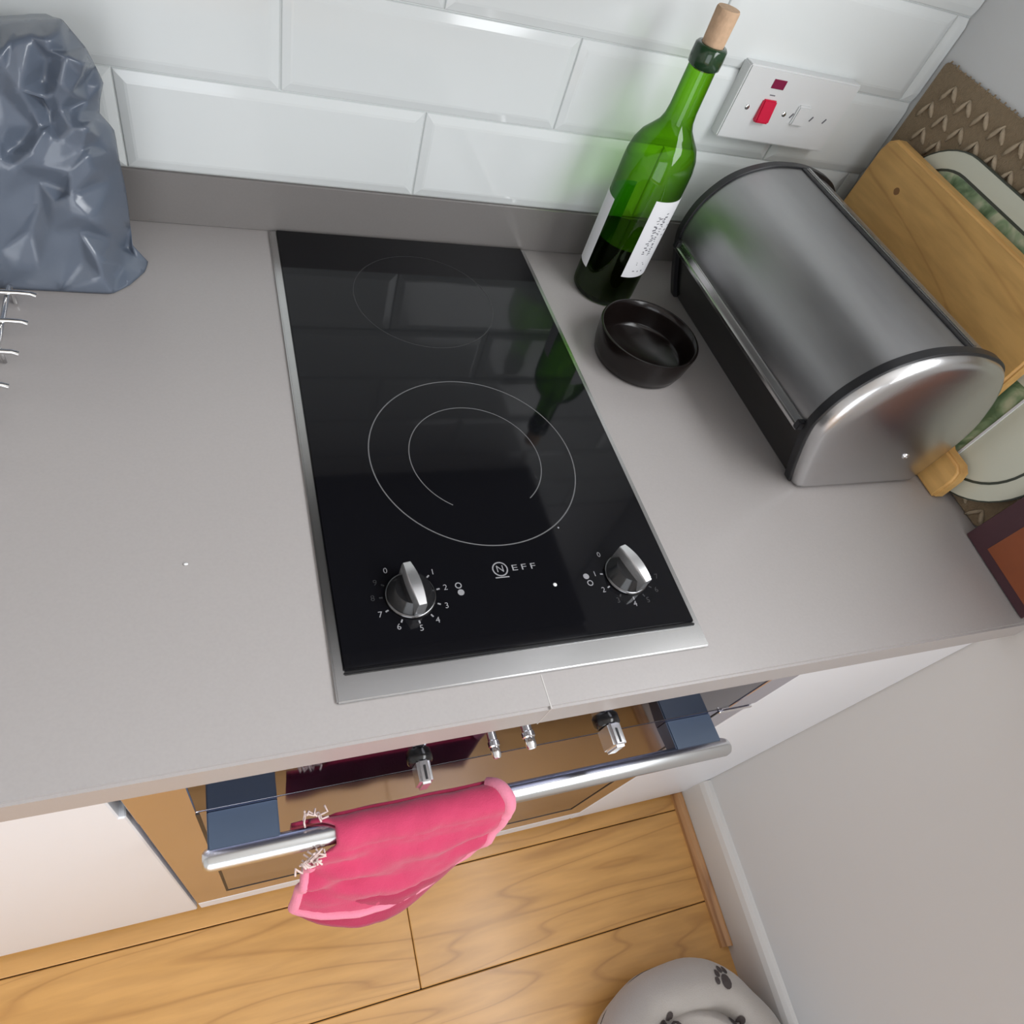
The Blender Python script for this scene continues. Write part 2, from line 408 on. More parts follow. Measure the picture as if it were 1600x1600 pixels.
# rear wall with the added glazed door, left wall, ceiling
b = BM(); y_ = ROOM['y0']
box(b, ROOM['x0']-.1, RD['x0'], y_-.12, y_, FZ, ROOM['z1']); box(b, RD['x1'], .8, y_-.12, y_, FZ, ROOM['z1'])
box(b, RD['x0'], RD['x1'], y_-.12, y_, RD['z1'], ROOM['z1']); box(b, RD['x0'], RD['x1'], y_-.12, y_, FZ, RD['z0'])
tag(obj('wall_rear', b, m_wall), kind='structure')
def rbox(bm, n0, n1, a, c, z0, z1): return box(bm, a, c, ROOM['y0']-n1, ROOM['y0']-n0, z0, z1)
window('fill_door_1', RD['x0'], RD['x1'], RD['z0'], RD['z1'], .05, 2, rbox)
tag(obj('wall_left', B(ROOM['x0']-.1, ROOM['x0'], ROOM['y0'], .6, FZ, ROOM['z1']), m_wall), kind='structure')
tag(obj('ceiling', B(ROOM['x0']-.1, .95, ROOM['y0']-.15, .64, ROOM['z1'], ROOM['z1']+.05), m_ceil), kind='structure')
# skirting board along the right wall, with oak beading at its foot
b = BM(); prof = [(0, FZ), (-.014, FZ), (-.014, FZ+.078), (-.011, FZ+.088), (-.006, FZ+.094), (0, FZ+.096)]
prism(b, prof, ROOM['y0'], YO-.001, 'y', MW); sk = obj('baseboard_right', b, m_skirt); tag(sk, kind='structure')
b = BM(); prism(b, [(-.0145, FZ), (-.030, FZ), (-.029, FZ+.006), (-.024, FZ+.013), (-.018, FZ+.016), (-.0145, FZ+.016)], -.262, YO-.001, 'y', MW)
tag(obj('trim_2', b, m_bead), kind='structure')

# ------------------------------------------------------------------ worktop, upstand, cupboards
YF, YB = -.0274, .5435
wk = thing('worktop', 'taupe grey quartz worktop around the black hob', 'worktop', (0, .26, -.035))
pts = [(-1.15, YF), (wallx(YF)-.001, YF), (wallx(YB)-.001, YB+.006), (-1.15, YB+.006)]
b = BM(); prism(b, pts, -.034, 0, 'z', None, .0022, 2); obj('slab', b, m_work, wk, smooth=True, auto=40)
obj('joint_seam', B(.1518, .1526, YF-.0002, -.001, -.0335, .00025), m_seam, wk)
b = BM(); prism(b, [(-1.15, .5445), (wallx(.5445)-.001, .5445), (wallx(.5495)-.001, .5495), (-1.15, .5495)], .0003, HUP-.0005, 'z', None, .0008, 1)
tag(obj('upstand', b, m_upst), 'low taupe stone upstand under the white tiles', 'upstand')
def cupboard(name, x0, x1, label, notch=None):
    c = thing(name, label, 'cabinet', ((x0+x1)/2, .25, FZ))
    obj('carcass', B(x0, x1, YO+.020, .53, -.70, -.040), m_white, c)
    pts = [(x0+.0015, -.715), (x1-.0015, -.715), (x1-.0015, -.125), (x1-.006, -.125), (x1-.006, -.052), (x0+.0015, -.052)] if notch else \
          [(x0+.0015, -.715), (x1-.0015, -.715), (x1-.0015, -.048), (x0+.0015, -.048)]
    b = BM(); prism(b, pts, YO, YO+.0195, 'y', None, .0012, 1); obj('door', b, m_white, c)
    obj('plinth', B(x0, x1, YO+.06, YO+.078, FZ+.001, -.7005), m_white, c)
    return c
cupboard('base_cabinet', -1.146, -.747, 'white base cabinet farthest left under the worktop')
cupboard('base_cabinet', -.745, -.146, 'white handleless base cabinet left of the oven', True)
fp = thing('filler_panel', 'white plain panel between oven and right wall', 'panel', (.57, 0, FZ))
b = BM(); prism(b, [(.4545, YO), (wallx(YO)-.001, YO), (wallx(YO)-.001, YO+.0195), (.4545, YO+.0195)], -.715, -.046, 'z', None, .001, 1); obj('front', b, m_white, fp)
obj('plinth', B(.4545, .70, YO+.06, YO+.078, FZ+.001, -.716), m_white, fp)

# ------------------------------------------------------------------ oven
ov = thing('built_in_oven', 'mirrored steel built-in oven under the hob', 'oven', (.155, .2, FZ))
X0, X1 = -.1440, .4525
obj('body', B(X0, X1, YO+.022, .50, -.70, -.040), m_black, ov)
cp = obj('control_panel', B(X0+.001, X1-.001, YO, YO+.021, -.149, -.047, .0004, 1), m_panel, ov)
obj('top_trim', B(X0+.002, X1-.002, YO-.0022, YO+.004, -.053, -.0465, .0008, 1), m_steel, ov)
obj('side_trim', B(X0+.001, X0+.043, YO-.0012, YO+.006, -.1485, -.0475, .0008, 1), m_mirror, ov)
obj('side_trim', B(X1-.036, X1-.001, YO-.0012, YO+.006, -.1485, -.0475, .0008, 1), m_mirror, ov)
dr = obj('door', B(X0+.001, X1-.001, YO, YO+.021, -.662, -.1515, .0004, 1), m_mirror, ov)
obj('door_glass', B(-.100, X1-.042, YO-.0003, YO+.004, -.600, -.1516), m_ovglass, dr)
b = BM()
for q in ((-.1025, -.0995, -.602, -.156), (X1-.0425, X1-.0395, -.602, -.156)): box(b, q[0], q[1], YO-.0009, YO+.003, q[2], q[3])
box(b, -.1025, X1-.0395, YO-.0009, YO+.003, -.603, -.5995)
obj('glass_gasket', b, m_black, dr)
obj('door_trim', B(.408, X1-.002, YO-.003, YO+.003, -.1575, -.1535, .0008, 1), m_chrome, dr)
obj('gap_shade_strip', B(X0+.002, X1-.002, YO+.002, YO+.010, -.1513, -.1492), m_black, ov)  # black strip put in to darken the gap like shade
obj('lower_panel', B(X0+.001, X1-.001, YO, YO+.021, -.714, -.666, .0012, 1), m_white, ov)
obj('plinth', B(X0, X1, YO+.06, YO+.078, FZ+.001, -.7005), m_white, ov)
HY, HZ = -.0500, -.1650
for xa, xb in ((-.0945, -.0395), (.3440, .3980)):
    b = BM(); prism(b, [(YO+.0005, -.1575), (HY+.0045, -.1575), (HY+.0040, -.176), (YO+.0005, -.180)], xa, xb, 'x', None, .0012, 2)
    obj('handle_bracket', b, m_blue, dr)
b = BM(); tube(b, [(-.099+.507*t, HY, HZ) for t in (0, .004, .012, .25, .5, .75, .988, .996, 1)], [.0060, .0080, .0092, .0092, .0092, .0092, .0092, .0080, .0060], 24)
obj('handle', b, m_handle, dr, smooth=True, auto=50)
def oven_knob(x, z, s=1.):
    M = Matrix.Translation((x, YO, z)) @ Matrix.Rotation(PI/2, 4, 'X')
    k = obj('knob', lathe(BM(), [(0, 0), (.011*s, 0), (.011*s, .004), (.0095*s, .006), (0, .006)], 32, M), m_knobblack, ov, smooth=True, auto=40)
    g = BM(); box(g, x-.0058*s, x+.0058*s, YO-.0245*s, YO-.004, z-.012*s, z+.012*s, .0025*s, 3)
    gr = obj('knob_grip', g, m_knobsilver, k, smooth=True, auto=60)
    obj('pointer_mark', B(x-.001, x+.001, YO-.0215*s, YO-.010*s, z+.0118*s, z+.0123*s), m_black, k)
oven_knob(.0745, -.112); oven_knob(.252, -.110, 1.12)
for x, z, s in ((.143, -.117, 1.), (.173, -.108, 1.15)):
    M = Matrix.Translation((x, YO, z)) @ Matrix.Rotation(PI/2, 4, 'X')
    obj('button', lathe(BM(), [(0, 0), (.0052*s, 0), (.0052*s, .002), (.0042*s, .003), (.0042*s, .010), (.003*s, .0125), (0, .013)], 24, M), m_chrome, ov, smooth=True, auto=40)

# ------------------------------------------------------------------ hob
HW, HD = .306, .542
hb = thing('ceramic_hob', 'black ceramic glass hob with steel edge set in the worktop', 'hob', (HW/2, HD/2, 0))
b = BM(); box(b, 0, HW, 0, HD, .0002, .0030, .0012, 2); obj('steel_frame', b, m_steel, hb, smooth=True, auto=40)
gl = obj('glass_plate', B(.0072, .3000, .0222, HD-.0015, .0028, .0052, .0009, 2), m_glass, hb, smooth=True, auto=40)
GZ = .0053
obj('front_lip', B(.0072, .3000, .0192, .0218, .0026, .0048, .0008, 2), m_knobblack, hb)
def ring(name, cx, cy, r, w, m, a0=0, a1=2*PI, n=128, z=GZ, parent=None):
    b = BM(); full = abs(a1-a0-2*PI) < 1e-6; V = []
    for i in range(n if full else n+1):
        a = a0+(a1-a0)*i/n; V.append((b.verts.new((cx+(r-w/2)*math.cos(a), cy+(r-w/2)*math.sin(a), z)), b.verts.new((cx+(r+w/2)*math.cos(a), cy+(r+w/2)*math.sin(a), z))))
    for i in range(n):
        A, C_ = V[i], V[(i+1) % len(V)]; b.faces.new((A[0], A[1], C_[1], C_[0]))
    return obj(name, b, m, parent or gl)
rad = math.radians
m_ring = mat('thin_grey_line', (.13, .13, .135), rough=.4)
ring('zone_ring', .153, .209, .0965, .0011, m_ring)
ring('zone_ring', .154, .208,   .0620, .0009, m_ring, rad(-52), rad(236))
ring('zone_ring', .153, .431, .0765, .0009, m_dimprint)
def put_text(s, x, y, size, rot=0, m=m_print, name='numeral', parent=None, z=GZ, sx=1.):
    me = text_mesh(s, size); me.transform(Matrix.Diagonal((sx, 1, 1, 1))); me.transform(Matrix.Translation((x, y, z)) @ Matrix.Rotation(rot, 4, 'Z'))
    return obj(name, me, m, parent or gl)
# maker's mark: an N in a ring on a bar, then EFF
ring('logo', .1435, .0900, .0062, .0011, m_print, n=40)
put_text('N', .1435, .0900, .0090, 0, m_print, 'logo')
obj('logo', B(.1375, .1495, .0818, .0828, GZ-.0001, GZ+.00005), m_print, gl)
for i, ch in enumerate('EFF'): put_text(ch, .1562+i*.0082, .0898, .0078, 0, m_print, 'logo', sx=1.55)
obj('indicator_lamp', lathe(BM(), [(0, .0006), (.0014, .0004), (.0017, 0)], 20, Matrix.Translation((.1865, .0705, GZ))), m_wprint, gl)
obj('dust_speck', lathe(BM(), [(0, .0004), (.0009, 0)], 10, Matrix.Translation((.2085, .1255, GZ))), m_print, gl)
m_collar = mat('dark_chrome', (.16, .16, .165), rough=.2, metal=1)
def hob_knob(cx, cy, rot, nums, sym):
    M = Matrix.Translation((cx, cy, GZ))
    k = obj('knob', lathe(BM(), [(0, 0), (.0190, 0), (.0193, .0012), (.0180, .0035), (.0150, .0100), (.0135, .0125), (0, .0130)], 48, M), m_knobblack, hb, smooth=True, auto=45)
    obj('knob_collar', lathe(BM(), [(.0193, .0002), (.0200, .0003), (.0198, .0016), (.0186, .0030), (.0183, .0028)], 48, M), m_collar, k, smooth=True)
    MG = M @ Matrix.Rotation(rot, 4, 'Z'); b = BM()
    n = 9; V = []
    for i in range(n):
        t = -1+2*i/(n-1); y = t*.0185; w = .0056-.0016*t*t; zt = .0225-.0030*t*t
        V.append([b.verts.new(MG @ Vector(p)) for p in ((-w, y, .002), (-w*.92, y, zt-.002), (-w*.72, y, zt), (w*.72, y, zt), (w*.92, y, zt-.002), (w, y, .002))])
    for A, C_ in zip(V, V[1:]):
        for q in range(5): b.faces.new((A[q], A[q+1], C_[q+1], C_[q]))
    b.faces.new(V[0]); b.faces.new(V[-1][::-1]); bmesh.ops.recalc_face_normals(b, faces=b.faces[:])
    obj('knob_grip', b, m_knobsilver, k, smooth=True, auto=35)
    for s, a, m in nums:
        t = rad(a); put_text(s, cx+.0290*math.cos(t), cy+.0280*math.sin(t), .0070, 0, m)
        if s not in '0':
            q = Matrix.Translation((cx+.0228*math.cos(t), cy+.0228*math.sin(t), GZ)) @ Matrix.Rotation(t, 4, 'Z')
            obj('tick_mark', box(BM(), -.0013, .0013, -.0006, .0006, -.0001, .0001, 0, 1, q), m, gl)
    for dx, dy, fill in sym:
        if fill: obj('zone_symbol', lathe(BM(), [(0, .0001), (.0027, .0001), (.0027, 0)], 20, Matrix.Translation((cx+dx, cy+dy, GZ))), m_print, gl)
        else: ring('zone_symbol', cx+dx, cy+dy, .0023, .0009, m_print, n=24)
P, Q_ = m_print, m_dimprint
hob_knob(.0655, .0745, rad(8), [('0', 122, P), ('1', 42, P), ('2', 8, P), ('3', -25, P), ('4', -55, P), ('5', -84, P), ('6', -118, P), ('7', -152, P), ('8', 178, Q_), ('9', 150, Q_)], [(.0395, .0045, False), (.0402, -.0018, True)])
hob_knob(.2545, .0725, rad(16), [('0', 128, P), ('1', 172, P), ('2', 205, P), ('3', 235, Q_), ('4', 265, P), ('5', 292, Q_), ('6', 322, Q_), ('7', 350, Q_)], [(-.0375, .0025, True), (-.0360, -.0040, False)])

# ------------------------------------------------------------------ wine bottle
bt = thing('wine_bottle', 'green glass wine bottle with a cork, standing by the tiled wall', 'bottle', (.3910, .4760, 0))
MB_ = Matrix.Translation((.3910, .4760, .0006)) @ Matrix.Diagonal((1, 1, .98, 1))
prof = [(0, .006), (.018, .004), (.030, .0005), (.0345, 0), (.0372, .003), (.0378, .010), (.0378, .152), (.0374, .162), (.0352, .173), (.0305, .183), (.0235, .191), (.0180, .198), (.0155, .205), (.0144, .214), (.0138, .250), (.0138, .2545), (.0152, .2552), (.0156, .260), (.0152, .2685), (.0140, .2700), (.0100, .2702)]
obj('glass_body', lathe(BM(), prof, 64, MB_), m_bottle, bt, smooth=True, auto=60)
obj('neck_band', lathe(BM(), [(.0139, .2520), (.0158, .2535), (.0162, .2600), (.0158, .2690), (.0142, .2708), (.0112, .2710)], 48, MB_), mat('dark_green_lip', (.02, .05, .022), rough=.12), bt, smooth=True, auto=50)
obj('wine', lathe(BM(), [(0, .007), (.028, .004), (.0360, .006), (.0368, .012), (.0368, .0745), (0, .0745)], 48, MB_), m_wine, bt, smooth=True, auto=50)
b = lathe(BM(), [(0, .250), (.0095, .250), (.0100, .262), (.0107, .272), (.0112, .2985), (.0104, .3000), (0, .3002)], 32, MB_)
obj('cork', b, m_cork, bt, smooth=True, auto=50)
def cyl_label(name, a0, a1, z0, z1, r=.0383):
    b = BM(); n = 24; V = []
    for i in range(n+1):
        a = rad(a0+(a1-a0)*i/n); V.append([b.verts.new(MB_ @ Vector((rr*math.cos(a), rr*math.sin(a), z))) for rr, z in ((r, z0), (r, z1), (r-.0003, z1), (r-.0003, z0))])
    for A, C_ in zip(V, V[1:]):
        for q in range(4): b.faces.new((A[q], A[(q+1) % 4], C_[(q+1) % 4], C_[q]))
    b.faces.new(V[0]); b.faces.new(V[-1][::-1]); bmesh.ops.recalc_face_normals(b, faces=b.faces[:])
    return obj(name, b, m_paper, bt, smooth=True, auto=40)
la = cyl_label('label', -102, -36, .0440, .1370)
lb = cyl_label('label', -170, -285, .0330, .1180)
def label_marks():
    b = BM(); rnd = random.Random(3); r = .03845
    def dash(a, z, da, dz, sl=0.):
        c = [(a-da, z-dz), (a+da, z-dz+sl), (a+da, z+dz+sl), (a-da, z+dz)]
        add_faces(b, [MB_ @ Vector((r*math.cos(rad(q)), r*math.sin(rad(q)), w)) for q, w in c], [(0, 1, 2, 3)])
    for col_a, z0, z1 in ((-80, .075, .122), (-70, .073, .124)):
        z = z0
        while z < z1:
            dash(col_a+rnd.uniform(-2.5, 2.5), z, rnd.uniform(1.5, 3.5), rnd.uniform(.0004, .0008), rnd.uniform(-.001, .001)); z += rnd.uniform(.0017, .0034)
    dash(-78, .0635, 7, .0004); dash(-76, .0610, 8, .0006); dash(-70, .0520, 6, .0008); dash(-84, .0525, 2, .0006)
    dash(-54, .103, 3, .0008); dash(-56, .097, 2.5, .0006); dash(-50, .108, 2, .0006)
    obj('label_print', b, m_ink, la)
label_marks()

# ------------------------------------------------------------------ dark dish
dc = (.3870, .3500)
MD = Matrix.Translation((dc[0], dc[1], .0004))
dsh = obj('ramekin', lathe(BM(), [(0, .0), (.048, 0), (.0515, .002), (.0545, .012), (.0575, .0345), (.0572, .0368), (.0555, .0375), (.0537, .0365), (.0520, .030), (.0500, .012), (.0470, .0075), (0, .0065)], 64, MD), m_dark, smooth=True, auto=60)
tag(dsh, 'small dark brown glazed dish in front of the wine bottle', 'dish')

# ------------------------------------------------------------------ bread bin (long axis towards the wall)
BY0, BY1 = .1680, .4700
P_ = [(.4960, .0), (.4800, .030), (.4610, .072), (.4570, .095), (.4640, .125), (.4860, .153), (.5200, .169), (.5560, .1735), (.5900, .1705), (.6230, .1590), (.6480, .132), (.6680, .092), (.6720, .060), (.6690, .020), (.6640, .0)]
def cr(points, per=6):
    out = []
    for i in range(len(points)-1):
        p0 = points[max(i-1, 0)]; p1 = points[i]; p2 = points[i+1]; p3 = points[min(i+2, len(points)-1)]
        for k in range(per):
            t = k/per
            out.append(tuple(.5*((2*b)+(-a+c)*t+(2*a-5*b+4*c-d)*t*t+(-a+3*b-3*c+d)*t**3) for a, b, c, d in zip(p0, p1, p2, p3)))
    out.append(points[-1]); return out
PC = cr(P_)
cxm, czm = .566, .075
def scaled(pts, s, dz=0): return [(cxm+(x-cxm)*s, czm+(z-czm)*s if z > .004 else z+.0) for x, z in pts]
bn = thing('bread_bin', 'rounded stainless steel roll-top bread bin', 'bread bin', (.566, .32, 0))
def shell(pts, y0, y1, thick, name, m):
    b = BM(); n = len(pts)
    inner = [(cxm+(x-cxm)*(1-thick), czm+(z-czm)*(1-thick)) for x, z in pts]
    prism(b, pts+inner[::-1], y0, y1, 'y'); return obj(name, b, m, bn, smooth=True, auto=35)
iH = min(range(len(PC)//2), key=lambda i: abs(PC[i][1]-.076)); iR = min(range(len(PC)), key=lambda i: abs(PC[i][0]-.566)+(.1 if PC[i][1] < .1 else 0))
lidp = [(cxm+(x-cxm)*1.004, czm+(z-czm)*1.004) for x, z in PC[iH:iR+2]]
shell([(cxm+(x-cxm)*.975, max(0.0006, czm+(z-czm)*.975)) for x, z in PC[:iH+3]], BY0+.002, BY1-.002, .02, 'front_panel', mat('bin_front_darkened_steel', (.10, .098, .098), rough=.25, metal=1))  # front steel darkened to stand in for the dark surroundings it mirrors
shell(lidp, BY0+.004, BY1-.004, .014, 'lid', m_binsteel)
shell([(cxm+(x-cxm)*.985, max(0.0006, czm+(z-czm)*.985)) for x, z in PC[iR:]], BY0+.002, BY1-.002, .02, 'back_panel', m_binsteel)
obj('floor_panel', B(.499, .661, BY0+.003, BY1-.003, .0005, .003), m_binsteel, bn)
hx, hz = PC[iH]; hx -= .0015
b = BM(); prism(b, [(hx-.0035, hz-.004), (hx+.002, hz-.004), (hx+.0025, hz+.003), (hx-.002, hz+.004)], BY0+.006, BY1-.004, 'y', None, .001, 2); obj('lid_handle', b, m_steel, bn)
b = BM(); prism(b, [(hx-.0052, hz-.0075), (hx-.0010, hz-.0075), (hx-.0010, hz-.0030), (hx-.0052, hz-.0030)], BY0+.006, BY1-.004, 'y', None, .0008, 1); obj('handle_edge', b, m_steel, bn)
rx, rz_ = PC[iR]
obj('ridge_gasket', B(rx-.002, rx+.0035, BY0+.004, BY1-.004, rz_-.003, rz_+.0022, .0008, 1), m_black, bn)
obj('ridge_strip', B(rx+.0035, rx+.0085, BY0+.004, BY1-.004, rz_-.003, rz_+.0034, .001, 2), m_steel, bn)
for yy, s_ in ((BY0, -1), (BY1, 1)):
    b = BM(); pr = [(cxm+(x-cxm)*1.025, max(.0004, czm+(z-czm)*1.025)) for x, z in PC]
    prism(b, pr, yy-.004, yy+.0055, 'y', None, .0010, 1); obj('end_rim', b, m_binrim, bn, smooth=True, auto=40)
    b = BM(); rings = []
    for sc_, dy in ((1.0, .004), (.992, .0085), (.965, .0125), (.91, .0152), (.80, .0168), (.5, .0178), (.2, .0180)):
        rings.append([b.verts.new((cxm+(x-cxm)*sc_, yy+s_*dy, max(.0012, czm-.02+(z-czm+.02)*sc_) if sc_ > .9 else czm-.02+(z-czm+.02)*sc_)) for x, z in PC])
    for A, C_ in zip(rings, rings[1:]):
        n = len(A)
        for i in range(n): b.faces.new((A[i], A[(i+1) % n], C_[(i+1) % n], C_[i]))
    b.faces.new(rings[-1]); bmesh.ops.recalc_face_normals(b, faces=b.faces[:])
    ec = obj('end_cap', b, m_bincap, bn, smooth=True, auto=60)
    if s_ < 0:
        M = Matrix.Translation((.598, yy-.0176, .052)) @ Matrix.Rotation(PI/2, 4, 'X')
        obj('rivet', lathe(BM(), [(0, .0008), (.0014, .0009), (.0018, .0022), (.0032, .0020), (.0036, 0)], 24, M), m_chrome, ec, smooth=True)
    obj('lid_stop', B(hx-.007, hx+.004, yy-s_*.004, yy-s_*.011, hz-.006, hz+.004, .0015, 2), m_black, bn)

# ------------------------------------------------------------------ things leaning on the right wall (local frame of the wall: n = distance from it, y along it)
def wallmesh(pts, n0, n1, lean=0., bev=0, seg=2):
    """outline (y, z) extruded from n0 to n1 (distances from the wall); lean: extra distance at the foot"""
    b = BM(); prism(b, pts, -n0, -n1, 'x', None, bev, seg)
    for v in b.verts: v.co.x -= lean*max(0, (.2-v.co.z))/.2
    b.transform(MW); return b
mt = thing('woven_mat', 'brown woven jute mat standing against the right wall', 'mat', (wallx(.3)-.004, .3, 0))
MY0, MY1, MH = .085, .5375, .279
obj('mat_base', wallmesh(rrect(MY0, MY1, .0005, MH, .006, 3), .0012, .0042, .0, .0008, 1), m_mat, mt)
def chevrons():
    b = BM(); dy, dz = .0300, .0225; row = 0; z = .012
    while z < MH-.006:
        y = MY0+.012+(dy/2 if row % 2 else 0)
        while y < MY1-.008:
            for p, q in (((y-.0125, z-.005), (y, z+.007)), ((y, z+.007), (y+.0085, z-.011))):
                jj = random.uniform(-.0012, .0012); pts3 = []
                for t in (0, .33, .67, 1):
                    pts3.append(MW @ Vector((-.0046-.0012*math.sin(PI*t), p[0]+(q[0]-p[0])*t, p[1]+(q[1]-p[1])*t+jj)))
                tube(b, pts3, [.0012, .0026, .0026, .0012], 5)
            y += dy
        z += dz; row += 1
    return b
tag(obj('weave_strand', chevrons(), m_matlight, mt, smooth=True), kind='stuff')
def fringe():
    b = BM(); y = MY0+.004
    while y < MY1-.002:
        p = [MW @ Vector((-.003, y+random.uniform(-.002, .002), MH-.003)), MW @ Vector((-.0035, y+random.uniform(-.003, .003), MH+random.uniform(.0005, .003)))]
        tube(b, p, .0013, 4); y += .0075
    return b
tag(obj('edge_fringe', fringe(), m_mat, mt), kind='stuff')

ty = thing('oval_tray', 'cream tray with green leaf print and dark outline', 'tray', (wallx(.27)-.012, .27, 0))
TO = rrect(.078, .488, .0012, .2360, .085, 12)
def inset(pts, d, c):
    out = []; n = len(pts)
    for i in range(n):
        a, q, e = Vector(pts[i-1]), Vector(pts[i]), Vector(pts[(i+1) % n])
        t = (e-a).normalized(); nn = Vector((-t.y, t.x)); out.append(tuple(q+nn*d))
    return out
LEAN = .004
obj('rim', wallmesh(TO, .0092, .0132, LEAN, .0012, 2), m_cream, ty, smooth=True, auto=40)
def bandmesh(d0, d1, n0, n1):
    A, C_ = inset(TO, d0, None), inset(TO, d1, None); b = BM(); k = len(A)
    vs_ = [b.verts.new((-n0 if j == 0 else -n1, p[0], p[1])) for j in range(2) for p in A]+[b.verts.new((-n0 if j == 0 else -n1, p[0], p[1])) for j in range(2) for p in C_]
    for i in range(k):
        j = (i+1) % k
        b.faces.new((vs_[k+i], vs_[k+j], vs_[3*k+j], vs_[3*k+i])); b.faces.new((vs_[i], vs_[j], vs_[k+j], vs_[k+i])); b.faces.new((vs_[2*k+i], vs_[2*k+j], vs_[3*k+j], vs_[3*k+i]))
    bmesh.ops.recalc_face_normals(b, faces=b.faces[:])
    for v in b.verts: v.co.x -= LEAN*max(0, (.2-v.co.z))/.2
    b.transform(MW); return b
obj('dark_outline', bandmesh(.0185, .0212, .0128, .0136), m_line, ty)
obj('dark_outline', bandmesh(-.0004, .0010, .0094, .0130), m_line, ty)
ins = inset(TO, .0215, None)
left = [p for p in ins if p[0] > .160]
obj('leaf_print', wallmesh([(max(p[0], .160), p[1]) for p in ins], .0128, .0135, LEAN), m_leaf, ty)
obj('white_ridge', wallmesh([(.158, .024), (.1605, .024), (.1605, .2145), (.158, .2145)], .0128, .0144, LEAN), m_white, ty)

bd = thing('chopping_board', 'beech wooden chopping board standing behind the bread bin', 'chopping board', (wallx(.33)-.026, .33, 0))
BP = [(.512, .0006), (.512, .188), (.508, .200), (.497, .207), (.215, .207), (.190, .203), (.178, .190), (.176, .070), (.172, .050), (.160, .0445), (.138, .0445), (.130, .040), (.127, .030), (.127, .0006)]
obj('board', wallmesh(BP, .0190, .0360, .0035, .0030, 3), m_board, bd, smooth=True, auto=40)
MK = MW @ Matrix.Translation((-.0362, .448, .170)) @ Matrix.Rotation(-PI/2, 4, 'Y')
obj('wood_knot', lathe(BM(), [(0, .0004), (.0052, .0003), (.0075, 0)], 20, MK), mat('knot_wood', (.27, .13, .045), rough=.6), bd)

bk = thing('orange_book', 'burnt orange and plum book standing at the worktop corner', 'book', (.69, .035, 0))
MR = Matrix.Translation((.6790, .030, 0)) @ Matrix.Rotation(-.130, 4, 'Z') @ Matrix.Rotation(rad(3), 4, 'Y')
obj('cover', box(BM(), 0, .0018, -.052, .050, .0010, .1900, .0006, 1, MR), m_purple, bk)
obj('cover', box(BM(), .0068, .0084, -.052, .050, .0012, .1900, .0006, 1, MR), m_purple, bk)
obj('page_block', box(BM(), .0019, .0067, -.049, .046, .0030, .1870, 0, 1, MR), m_paper, bk)
obj('spine', box(BM(), .0001, .0083, .0465, .0502, .0011, .1899, .0006, 1, MR), m_purple, bk)
obj('cover_panel', box(BM(), -.0004, .0002, -.045, .024, .0110, .1780, 0, 1, MR), m_orange, bk)

# ------------------------------------------------------------------ cooker switch plate
sw = thing('cooker_switch', 'white cooker switch and socket plate with red rocker on tiles', 'switch', (.565, .545, .168))
SX0, SX1, SZ0, SZ1 = .4860, .6400, .1680, .2415
yf = .5300
b = B(SX0, SX1, yf, .5466, SZ0, SZ1, .0015, 2); obj('plate', b, m_plate, sw, smooth=True, auto=40)
obj('neon_lamp', B(.5230, .5400, yf-.0008, yf+.001, .2235, .2325, .0004, 1), m_neon, sw)
M = Matrix.Translation((.5310, yf, .2010)) @ Matrix.Rotation(rad(-9), 4, 'X')
obj('red_rocker', box(BM(), -.0092, .0092, -.0050, .0045, -.0115, .0115, .0015, 2, M), m_red, sw)
for x, z in ((.5065, .2020), (.5590, .2010)):
    M = Matrix.Translation((x, yf, z)) @ Matrix.Rotation(PI/2, 4, 'X')
    s_ = obj('screw', lathe(BM(), [(0, .0010), (.0022, .0009), (.0028, 0)], 20, M), m_chrome, sw, smooth=True)
    obj('screw_slot', B(x-.0018, x+.0018, yf-.0012, yf-.0006, z-.0003, z+.0003), m_black, s_)
obj('rocker', B(.5720, .5900, yf-.0035, yf+.002, .1920, .2130, .0015, 2), m_plate, sw)
for x in (.5695, .5985, .6180): obj('socket_mark', box(BM(), -.0007, .0007, -.0008, .0004, -.0028, .0028, 0, 1, Matrix.Translation((x, yf, .2010)) @ Matrix.Rotation(rad(30), 4, 'Y')), m_ink, sw)
obj('switch_mark', B(.5270, .5340, yf-.0003, yf+.0002, .2165, .2175), m_ink, sw)

# ------------------------------------------------------------------ grey plastic bag, gathered at a knot
# the front is a folded sheet: nodes of its creases (outline first), and their layout for the triangulation
BAG_OUT = [(-0.207, 0.4789, 0.1889), (-0.1915, 0.4792, 0.1918), (-0.1705, 0.4796, 0.1959), (-0.1509, 0.4819, 0.1989), (-0.1473, 0.4852, 0.1921), (-0.1388, 0.4841, 0.1812), (-0.1343, 0.4848, 0.1684), (-0.1305, 0.4818, 0.1581), (-0.1349, 0.4786, 0.1463), (-0.1371, 0.4777, 0.1365), (-0.1287, 0.4822, 0.122), (-0.129, 0.4817, 0.097), (-0.1279, 0.4809, 0.0687), (-0.1295, 0.4796, 0.036), (-0.1307, 0.4776, 0.0163), (-0.1188, 0.4758, 0.001), (-0.1218, 0.459, 0.001), (-0.1348, 0.437, 0.001), (-0.148, 0.4242, 0.001), (-0.1529, 0.4226, 0.001), (-0.1918, 0.4232, 0.001), (-0.2382, 0.4239, 0.001), (-0.2562, 0.4244, 0.001), (-0.31, 0.432, 0.001), (-0.338, 0.455, 0.001), (-0.335, 0.474, 0.06), (-0.327, 0.478, 0.12), (-0.312, 0.479, 0.16), (-0.275, 0.48, 0.186)]
